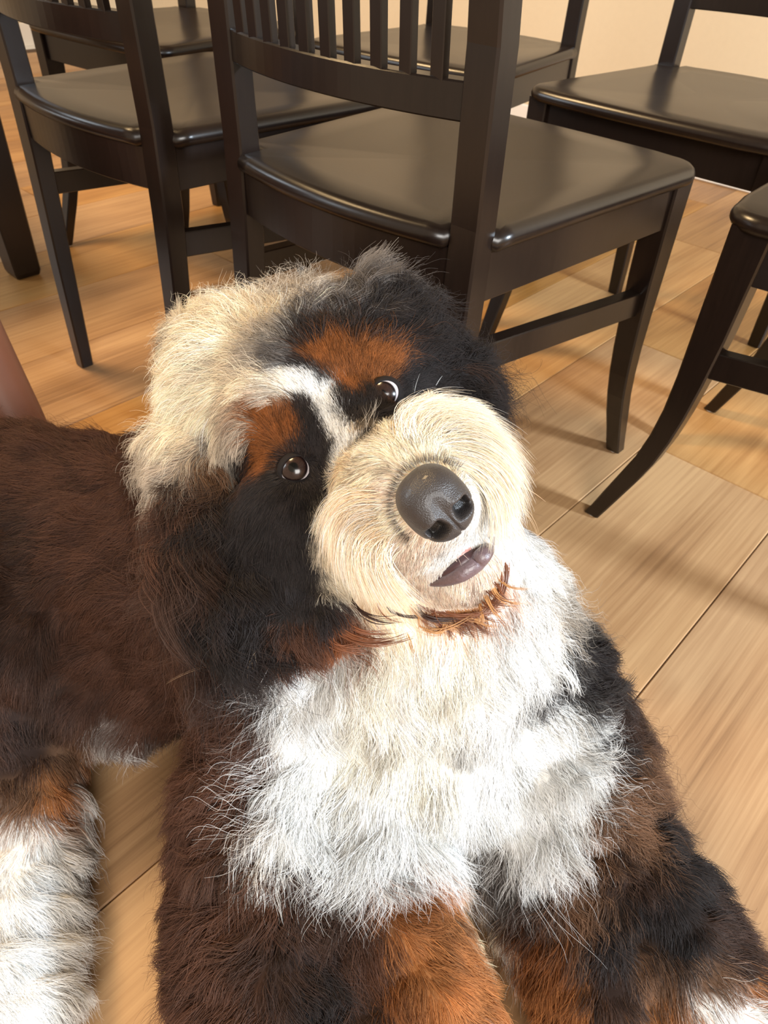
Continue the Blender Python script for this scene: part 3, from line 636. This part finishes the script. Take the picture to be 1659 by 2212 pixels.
X, R_, C_ = grow(NS, 9, 1)
hair_obj('fur', X, R_, C_, FURM, dog, 'long wavy fur in black, brown, cream, white and tan')

# ---------------------------------------------------------------- facial parts
def vcol_mat(name, rough, coat, spec=0.5, bump=0.0, scale=400):
    m, nt, b = nodes(name); an = nt.nodes.new('ShaderNodeAttribute'); an.attribute_name = 'tint'
    link(nt, an.outputs['Color'], b.inputs['Base Color']); b.inputs['Roughness'].default_value = rough
    b.inputs['Coat Weight'].default_value = coat; b.inputs['Coat Roughness'].default_value = 0.03; b.inputs['Specular IOR Level'].default_value = spec
    if bump:
        tc = nt.nodes.new('ShaderNodeTexCoord'); n = nt.nodes.new('ShaderNodeTexVoronoi'); n.inputs['Scale'].default_value = scale
        link(nt, tc.outputs['Object'], n.inputs['Vector']); bp = nt.nodes.new('ShaderNodeBump'); bp.inputs['Strength'].default_value = bump; bp.inputs['Distance'].default_value = 0.0005
        link(nt, n.outputs['Distance'], bp.inputs['Height']); link(nt, bp.outputs[0], b.inputs['Normal'])
    return m
def tinted(o, cols):
    a = o.data.color_attributes.new('tint', 'FLOAT_COLOR', 'POINT')
    a.data.foreach_set('color', np.concatenate([cols, np.ones((len(cols), 1))], 1).ravel().astype(np.float32))
def unit(v): v = np.array(v, float); return v / np.linalg.norm(v)
EYEM = vcol_mat('wet_eye', 0.22, 0.30, 0.35)
LIDM = simple('eyelid_skin', (.012, .009, .009), 0.8, 0.2, 300, bump=0.5, spec=0.2)
def uvsphere(c, fr, R, nu=48, nvv=40, th0=0.0, th1=math.pi):
    ex, ey, ez = fr; vs, fs, th = [], [], []
    for i in range(nvv + 1):
        t = th0 + (th1 - th0) * i / nvv
        for j in range(nu):
            p = 2 * math.pi * j / nu
            vs.append(c + R * (math.sin(t) * (math.cos(p) * ex + math.sin(p) * ey) + math.cos(t) * ez)); th.append(t)
    for i in range(nvv):
        for j in range(nu):
            a, b_ = i * nu + j, i * nu + (j + 1) % nu; fs.append((a, a + nu, b_ + nu, b_))
    return vs, fs, np.array(th)
for ei, c in enumerate(EYES):
    vw = unit(CO - c)
    # face axes in the picture: across the eyes, and down the face
    hx = unit(CR * .755 + CU * .656); hx = unit(hx - vw * (hx @ vw)); dn = np.cross(vw, hx); dn = dn if (dn @ (-CU)) > 0 else -dn
    gaze = unit(vw + (CU * .20 - CR * .20 if ei == 0 else CU * .02 - CR * .18)); ex = unit(hx - gaze * (hx @ gaze)); ey = np.cross(gaze, ex)
    vs, fs, th = uvsphere(c - DOGO, (ex, ey, gaze), ER)
    cols = np.empty((len(vs), 3)); rr_ = RNG.random(len(vs))
    for k, t in enumerate(th):
        if t < .30: cc = (.002, .002, .002)
        elif t < .66: cc = tuple(np.array((.026, .013, .010)) * (.75 + .5 * rr_[k]))
        elif t < .80: cc = (.008, .004, .004)
        else: cc = (.50, .45, .46)
        cols[k] = cc
    e = mesh_obj('eye', vs, fs, EYEM, dog, True); tinted(e, cols)
    # eyelids: a rolled rim and a skirt of bare dark skin sinking into the fur
    n = 56; rings = []
    for rad, dth in ((.97, .0), (1.03, -.04), (1.07, .0), (1.07, .10), (1.07, .28), (1.06, .5), (1.05, .8), (1.05, 1.2)):
        ring = []
        for j in range(n):
            p = 2 * math.pi * j / n
            cx_, sx_ = math.cos(p), math.sin(p)            # cx_: along hx (outer), sx_: along dn (down)
            if ei == 0: th_ = .93 + .16 * max(0, sx_) + .10 * abs(cx_) ** 3 - .10 * max(0, -sx_)
            else: th_ = .86 + .10 * abs(cx_) ** 3 - .14 * max(0, sx_) + .02 * max(0, cx_)
            th_ += dth
            ring.append(c - DOGO + ER * rad * (math.sin(th_) * (cx_ * hx + sx_ * dn) + math.cos(th_) * vw))
        rings.append(ring)
    bm = bmesh.new(); loft(bm, rings, cap=False); bm_obj('eyelid', bm, LIDM, e, True)

# nose leather
NV = unit(CO - NOSE)
hN = unit(CR * .72 + CU * .69); hN = unit(hN - NV * (hN @ NV)); dN = np.cross(NV, hN); dN = dN if (dN @ (-CU)) > 0 else -dN
fN = unit(NV * .90 + dN * .42); dN = unit(dN - fN * (dN @ fN))
bm = bmesh.new(); bmesh.ops.create_icosphere(bm, subdivisions=6, radius=1)
A, B_, D_ = .0188, .0212, .0185
cols = []
for v in bm.verts:
    x, y, z = v.co
    n_ = (abs(x) ** 2.5 + abs(y) ** 2.5 + abs(z) ** 2.3) ** (1 / 2.4)
    x, y, z = x / n_ , y / n_, z / n_
    px_, py_, pz_ = x * A, y * B_, z * D_
    px_ *= 1.0 - .16 * y * 0 - .10 * max(0, y) ** 2          # narrower at the lip
    pit = 0.0
    for sgn in (-1, 1):
        qx, qy = (px_ * sgn - .0088), (py_ - .0058)
        if z > 0:
            g = math.exp(-((qx * .95 + qy * .25) / .0044) ** 4 - ((qy * .9 - qx * .25) / .0040) ** 4)
            slit = math.exp(-((qx - .0055) / .0050) ** 2 - ((qy - .0022 - (qx) * .35) / .0018) ** 2)
            wing = math.exp(-((qx - .001) / .006) ** 2 - ((qy + .0068) / .0032) ** 2)
            pit += 1.25 * g ** .8 + .38 * slit; pz_ += .0016 * wing
            px_ += sgn * 0
    gro = math.exp(-(px_ / .0009) ** 2) * (1 / (1 + math.exp(-(py_ - .004) / .002))) if z > 0 else 0
    pz_ -= .0085 * min(pit, 1.1) + .0020 * gro
    if z > 0: pz_ -= .0016 * math.exp(-(px_ / .004) ** 2) * math.exp(-((py_ + .002) / .008) ** 2)
    v.co = Vector(tuple(NOSE - DOGO + hN * px_ + dN * py_ + fN * (pz_ - .004)))
    k = 1 - .75 * min(1, pit)  # nostril shade painted into the tint, darker with pit depth
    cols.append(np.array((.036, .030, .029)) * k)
nz_o = bm_obj('nose', bm, vcol_mat('nose_leather', 0.42, 0.12, 0.5, 0.5, 1400), dog, True); tinted(nz_o, np.array(cols))
nz_o['label'] = 'broad dark grey nose with two nostrils'

# lower lip, gum line
def tube(name, pts, radii, mat, parent, ns=12, flat=1.0, res=6):
    P = []; R = []
    pts = [np.array(p) for p in pts]; n = len(pts)
    for i in range(n - 1):
        p0, p1, p2, p3 = pts[max(0, i - 1)], pts[i], pts[i + 1], pts[min(n - 1, i + 2)]
        for j in range(res):
            t = j / res
            P.append(.5 * ((2 * p1) + (-p0 + p2) * t + (2 * p0 - 5 * p1 + 4 * p2 - p3) * t * t + (-p0 + 3 * p1 - 3 * p2 + p3) * t ** 3)); R.append(radii[i] * (1 - t) + radii[i + 1] * t)
    P.append(pts[-1]); R.append(radii[-1]); rings = []
    for i, p in enumerate(P):
        tg = unit(P[min(i + 1, len(P) - 1)] - P[max(i - 1, 0)]); vw = unit(CO - p - DOGO * 0); sd = unit(np.cross(tg, vw)); up = np.cross(sd, tg)
        rings.append([p - DOGO + R[i] * (math.cos(a) * sd + math.sin(a) * up * flat) for a in [2 * math.pi * k / ns for k in range(ns)]])
    bm = bmesh.new(); loft(bm, rings); return bm_obj(name, bm, mat, parent, True)
def surf(u, v, off=0.0):
    h, r = hitpx(u, v)
    return (h - r * off) if h is not None else at(u, v, .43)
LIPM = simple('dark_lip', (.125, .082, .088), 0.38, 0.35, 500, coat=0.25, bump=0.5)
MOUTHM = simple('mouth_inside', (.060, .028, .032), 0.4, 0.2, 300)
GUMM = simple('pink_gum', (.55, .26, .24), 0.35, 0.15, 300, coat=0.3)
tube('lower_lip', [surf(925, 1263, .001), surf(958, 1256, .002), surf(995, 1240, .003), surf(1028, 1215, .003), surf(1052, 1188, .003), surf(1064, 1160, .001)],
     [.0008, .0032, .0050, .0056, .0046, .0016], LIPM, dog, flat=.8)
tube('mouth', [surf(945, 1248, .001), surf(980, 1228, .0025), surf(1012, 1204, .003), surf(1040, 1176, .001)], [.0006, .0030, .0034, .0012], MOUTHM, dog, flat=.7)
tube('gum', [surf(980, 1210, .001), surf(1008, 1190, .002), surf(1036, 1163, .001)], [.0004, .0013, .0005], GUMM, dog, flat=.7)

# wet beard: thick curved locks under the chin and the lip corner
def locks(name, specs, k=12, label=None, mat=None):
    XS, RS, CS = [], [], []
    for (u0, v0, u1, v1, u2, v2, wid, off, col, sp, cnt) in specs:
        for _ in range(cnt):
            j = lambda s: RNG.normal(0, s)
            h0 = surf(u0 + j(sp), v0 + j(sp * .6), -.002); d0 = (h0 - CO) @ CF
            dx, dy = j(min(10, sp * .6)), j(min(9, sp * .5))
            p1 = at(u1 + dx, v1 + dy, d0 - off); p2 = at(u2 + dx * 1.2 + j(sp * .4), v2 + dy * 1.2 + j(sp * .4), d0 - off * .6)
            t = np.linspace(0, 1, k)[:, None]
            XS.append(h0 * (1 - t) ** 2 + 2 * p1 * t * (1 - t) + p2 * t ** 2)
            RS.append(wid * RNG.uniform(.6, 1.2) * (1 - .9 * t[:, 0] ** 1.6)); CS.append(np.array(col) * (RNG.uniform(.85, 1.15) if col[0] > .5 else RNG.uniform(.6, 1.4)))
    return hair_obj(name, np.array(XS), np.array(RS), np.clip(np.array(CS), 0, .95), mat or fur_material(name + '_strands', 0.28, 0.6), dog, label)
RU = (.20, .070, .030); DKB = (.045, .020, .014); GOLD = (.55, .28, .11); LT = (.70, .48, .30)
sp = []
for i in range(46):                                   # fringe along the chin, tips sweeping right
    f = i / 45; u = 885 + 190 * f; v = 1295 + 26 * math.sin(f * 3.0) - 70 * max(0, f - .72) * 3
    ln = 45 + 25 * math.sin(i * 2.3)
    sp.append((u, v, u + 10, v + ln * .75, u + 40 + 30 * math.sin(i * 1.7), v + ln * (1.0 - .3 * f), .00040, .006, RU if i % 3 else GOLD, 5, 6))
sp += [(1088, 1215, 1105, 1270, 1050, 1332, .0008, .006, RU, 6, 10), (1080, 1250, 1090, 1300, 1020, 1335, .0008, .007, RU, 6, 8), (900, 1300, 900, 1345, 985, 1338, .0011, .008, DKB, 5, 9), (935, 1315, 990, 1345, 1090, 1318, .0007, .008, RU, 7, 9),
       (830, 1300, 845, 1340, 925, 1330, .0007, .006, DKB, 8, 9), (790, 1295, 815, 1345, 885, 1345, .0007, .006, RU, 9, 9), (760, 1290, 790, 1350, 860, 1335, .0006, .006, DKB, 9, 9), (735, 1300, 750, 1390, 850, 1368, .0006, .008, RU, 11, 16),
       (710, 1330, 760, 1420, 880, 1372, .0006, .008, RU, 10, 14), (690, 1350, 720, 1420, 790, 1400, .0005, .008, RU, 12, 14), (960, 1325, 975, 1390, 905, 1352, .0005, .010, GOLD, 8, 5), (900, 1340, 930, 1390, 1020, 1330, .0006, .010, GOLD, 7, 4), (880, 1350, 900, 1420, 915, 1450, .0005, .008, GOLD, 7, 3)]
locks('beard', sp, label='wet rusty brown beard hair under the chin')
# long pale strands sweeping over the muzzle top and its right side, and whiskers
sp = []
for i in range(60):
    f = i / 59; a0 = -2.35 + 2.5 * f
    u0, v0 = 930 + 60 * math.cos(a0), 985 + 55 * math.sin(a0)
    sp.append((u0, v0, 930 + 170 * math.cos(a0 + .15), 1010 + 165 * math.sin(a0 + .15), 930 + 205 * math.cos(a0 + .75), 1055 + 190 * math.sin(a0 + .75), .00015, .010, PAL['C'] if i % 3 else PAL['W'], 19, 34))
for i in range(50):
    f = i / 49; a0 = 2.0 + 1.5 * f
    u0, v0 = 860 + 70 * math.cos(a0), 1100 + 80 * math.sin(a0)
    sp.append((u0, v0, 870 + 165 * math.cos(a0), 1085 + 150 * math.sin(a0), 885 + 190 * math.cos(a0 - .55), 1110 + 205 * math.sin(a0 - .55), .00015, .008, (PAL['C'], PAL['W'], PAL['C'], PAL['M'])[i % 4], 20, 34))
for i in range(40):                                    # dark fringe round the nose leather
    a0 = 2.2 + 3.1 * i / 39; ca, sa = math.cos(a0), math.sin(a0); sp.append((940 + 84 * ca, 1088 + 84 * sa, 940 + 98 * ca, 1088 + 98 * sa, 940 + 112 * ca, 1088 + 112 * sa, .00012, .003, PAL['D'], 4, 10))
for i in range(26):
    f = i / 25; sp.append((960 + 88 * f, 1222 - 66 * f, 968 + 88 * f, 1236 - 66 * f, 972 + 86 * f, 1244 - 62 * f, .00014, .004, PAL['P'], 5, 9))
locks('muzzle_hair', sp, label='long cream hair sweeping around the muzzle', mat=FURM)
sp = [(1095, 1040, 1140, 1050, 1180, 1082, .00016, .004, LT, 3, 2), (1095, 1080, 1150, 1100, 1165, 1165, .00018, .004, LT, 4, 3), (1090, 1085, 1125, 1120, 1140, 1185, .00016, .004, LT, 5, 4), (1085, 1095, 1110, 1150, 1150, 1190, .00016, .004, LT, 6, 4),
      (893, 860, 892, 835, 905, 805, .00022, .006, PAL['W'], 3, 2), (935, 850, 940, 830, 955, 812, .00016, .006, PAL['W'], 3, 2), (800, 905, 815, 885, 812, 862, (.00011), .004, PAL['G'], 12, 12), (790, 930, 800, 905, 795, 880, .00011, .004, PAL['G'], 14, 12)]
locks('whisker', sp, label='a few long pale whiskers', mat=FURM)
# stray curls: long tan tips under the chest, ear tips at the far side
sp = [(640, 1850, 600, 1960, 680, 1925, .0004, .01, LT, 16, 10), (700, 1900, 690, 1990, 630, 2030, .0003, .01, GOLD, 22, 12), (740, 1900, 760, 1980, 700, 2060, .0003, .01, GOLD, 22, 14), (1250, 1850, 1290, 1930, 1215, 1960, .0003, .01, GOLD, 22, 14), (1300, 1740, 1330, 1830, 1310, 1900, .0003, .01, GOLD, 24, 26),
      (980, 800, 1060, 780, 1080, 850, .00022, .0, PAL['N'], 16, 46), (1000, 840, 1050, 850, 1075, 900, .00016, .0, PAL['K'], 20, 40), (560, 1400, 520, 1400, 530, 1450, .00022, .012, LT, 14, 20), (610, 1420, 560, 1460, 545, 1500, .00022, .012, PAL['W'], 14, 24), (550, 1440, 450, 1420, 360, 1480, .00022, .012, LT, 6, 2),
      (1200, 1420, 1250, 1480, 1240, 1500, .0003, .01, PAL['W'], 14, 22), (1280, 1620, 1340, 1650, 1330, 1610, .0003, .01, PAL['W'], 16, 22)]
locks('stray_curls', sp, k=14, label='loose curling locks at the chest edge and ear tip', mat=FURM)
# flyaway hair on the crown
def fly(n, head=True):
    global wfun
    w0 = wfun
    wfun = (lambda P, N: ((P[:, 2] > .36) & (P[:, 1] > .40)).astype(float) + .02) if head else (lambda P, N: w0(P, N) * ((P[:, 2] < .32) | (P[:, 1] > .42)))
    X, R_, C_ = grow(n, 12, 9, lenmul=1.35, clump=.25, K=6, rmul=.62); wfun = w0
    return X, R_, C_
X, R_, C_ = fly(38000, False)
hair_obj('loose_fur', X, R_, np.clip(C_ * 1.25, 0, .95), FURM, dog, 'sparse stray hairs standing off the coat')
X, R_, C_ = fly(15000)
_w = wfun
def wfun(P, N):
    z = (P - CO) @ CF; u = W / 2 + F * ((P - CO) @ CR) / z; v = H / 2 - F * ((P - CO) @ CU) / z
    return ((u > 370) & (u < 640) & (v > 1040) & (v < 1440) & (P[:, 2] > .2) & (P[:, 1] < .50)).astype(float) + 1e-6
_c = gcurl.copy(); gcurl *= 1.7
XE, RE, CE = grow(9000, 16, 31, lenmul=1.25, clump=.95, K=45)
hair_obj('ear_curls', XE, RE, np.clip(CE * 1.2, 0, .9), FURM, dog, 'wavy dark locks of the hanging ear')
gcurl = _c; wfun = _w
hair_obj('crown_hair', X, R_ * 1.0, C_, FURM, dog, 'loose frizzy hair standing off the crown')

# ================================================================ person crouching past the left edge
A_ = at(55, 945, .955); B2 = at(-32, 782, .94); dl = (B2 - A_) / (B2 - A_)[2]
ANK = A_ + dl * (.075 - A_[2]); KNE = A_ + dl * (.46 - A_[2])
PO = np.array([-1.0, 0.95, 0.0])
per = empty('person', tuple(PO))
tag(per, 'person crouching past the left edge, only a bare brown shin showing behind the dog', 'person')
SKIN = simple('warm_brown_skin', (.19, .070, .036), 0.5, 0.06, 40, sss=0.15)
CLOTH = simple('grey_cotton', (.20, .21, .23), 0.85, 0.1, 120, bump=0.3)
HAIRM = simple('dark_brown_hair', (.03, .018, .012), 0.6, 0.3, 90, bump=0.5)
def skin_mesh(name, pts, edges, rad, mat, parent, levels=2, root=0):
    me = bpy.data.meshes.new(name); me.from_pydata([tuple(np.array(p) - PO) for p in pts], edges, []); o = bpy.data.objects.new(name, me); COL.objects.link(o)
    mo = o.modifiers.new('s', 'SKIN'); mo.use_smooth_shade = True
    for i, r in enumerate(rad): me.skin_vertices[0].data[i].radius = (r, r)
    me.skin_vertices[0].data[root].use_root = True
    m2 = o.modifiers.new('u', 'SUBSURF'); m2.levels = levels; m2.render_levels = levels
    dgx = bpy.context.evaluated_depsgraph_get(); me3 = bpy.data.meshes.new_from_object(o.evaluated_get(dgx)); o.modifiers.clear(); o.data = me3; me3.materials.clear(); me3.materials.append(mat)
    me3.polygons.foreach_set('use_smooth', [True] * len(me3.polygons)); o.parent = parent; return o
CALF = ANK * .32 + KNE * .68
pts = [(-1.06, 1.04, .27), (-1.05, 1.0, .45), (-1.00, .93, .66), (-.99, .91, .76), (-.97, .88, .84), (-.96, .86, .94), (-.95, .84, 1.03),
       (-.90, 1.03, .70), (-.86, 1.08, .52), (-.72, .96, .55), (-1.10, .80, .70), (-1.08, .72, .54), (-.97, .70, .56),
       (-.96, 1.06, .29), tuple(KNE), tuple(CALF), tuple(ANK * .8 + KNE * .2), tuple(ANK), tuple(ANK + np.array((.10, .05, -.035))), tuple(ANK + np.array((.17, .085, -.052))),
       (-1.08, .95, .28), (-.90, .68, .47), (-.92, .69, .33), (-.95, .70, .15), (-.96, .71, .075), (-.86, .66, .04), (-.79, .63, .022)]
edges = [(0, 1), (1, 2), (2, 3), (3, 4), (4, 5), (5, 6), (3, 7), (7, 8), (8, 9), (3, 10), (10, 11), (11, 12), (0, 13), (13, 14), (14, 15), (15, 16), (16, 17), (17, 18), (18, 19), (0, 20), (20, 21), (21, 22), (22, 23), (23, 24), (24, 25), (25, 26)]
SH = np.array((.07, -.06, 0)); pts = [tuple(np.array(p) + SH) if i not in (14, 15, 16, 17, 18, 19) else p for i, p in enumerate(pts)]
rad = [.135, .12, .13, .10, .052, .082, .072, .060, .044, .034, .060, .044, .034, .088, .058, .054, .040, .036, .034, .022, .088, .058, .054, .040, .036, .034, .022]
for h, d in ((9, np.array((.6, -.3, -.35))), (12, np.array((.6, -.2, -.35)))):
    d = unit(d); sd = unit(np.cross(d, (0, 0, 1)))
    for k in range(5):                                     # fingers hanging over the knees
        b0 = np.array(pts[h]) + sd * (.028 - .014 * k) + d * (.028 if k else .0); l = (.045, .072, .080, .074, .058)[k]
        p1 = b0 + d * l * .5; p2 = b0 + d * l - np.array((0, 0, .018))
        if k == 0: p1 = b0 + sd * .024 + d * .015; p2 = p1 + d * .03 - np.array((0, 0, .01))
        n0 = len(pts); pts += [tuple(b0), tuple(p1), tuple(p2)]; rad += [.011, .0095, .008]; edges += [(h, n0), (n0, n0 + 1), (n0 + 1, n0 + 2)]
skin_mesh('body', pts, edges, rad, SKIN, per)
skin_mesh('shirt', [pts[0], pts[1], pts[2], (-.92, .85, .775), pts[7], (-.81, 1.0, .60), pts[10], (-1.02, .70, .61)], [(0, 1), (1, 2), (2, 3), (3, 4), (4, 5), (3, 6), (6, 7)], [.155, .14, .148, .108, .074, .064, .074, .064], CLOTH, per)
K2 = np.array(pts[21])
skin_mesh('shorts', [pts[0], pts[13], tuple(np.array(pts[13]) * .35 + KNE * .65), pts[20], tuple(np.array(pts[20]) * .35 + K2 * .65)], [(0, 1), (1, 2), (0, 3), (3, 4)], [.155, .105, .082, .105, .082], HAIRM, per)
bm = bmesh.new(); ell(bm, (-.885 - PO[0], .79 - PO[1], 1.005), (.088, .096, .100)); bm_obj('hair', bm, HAIRM, per, True)
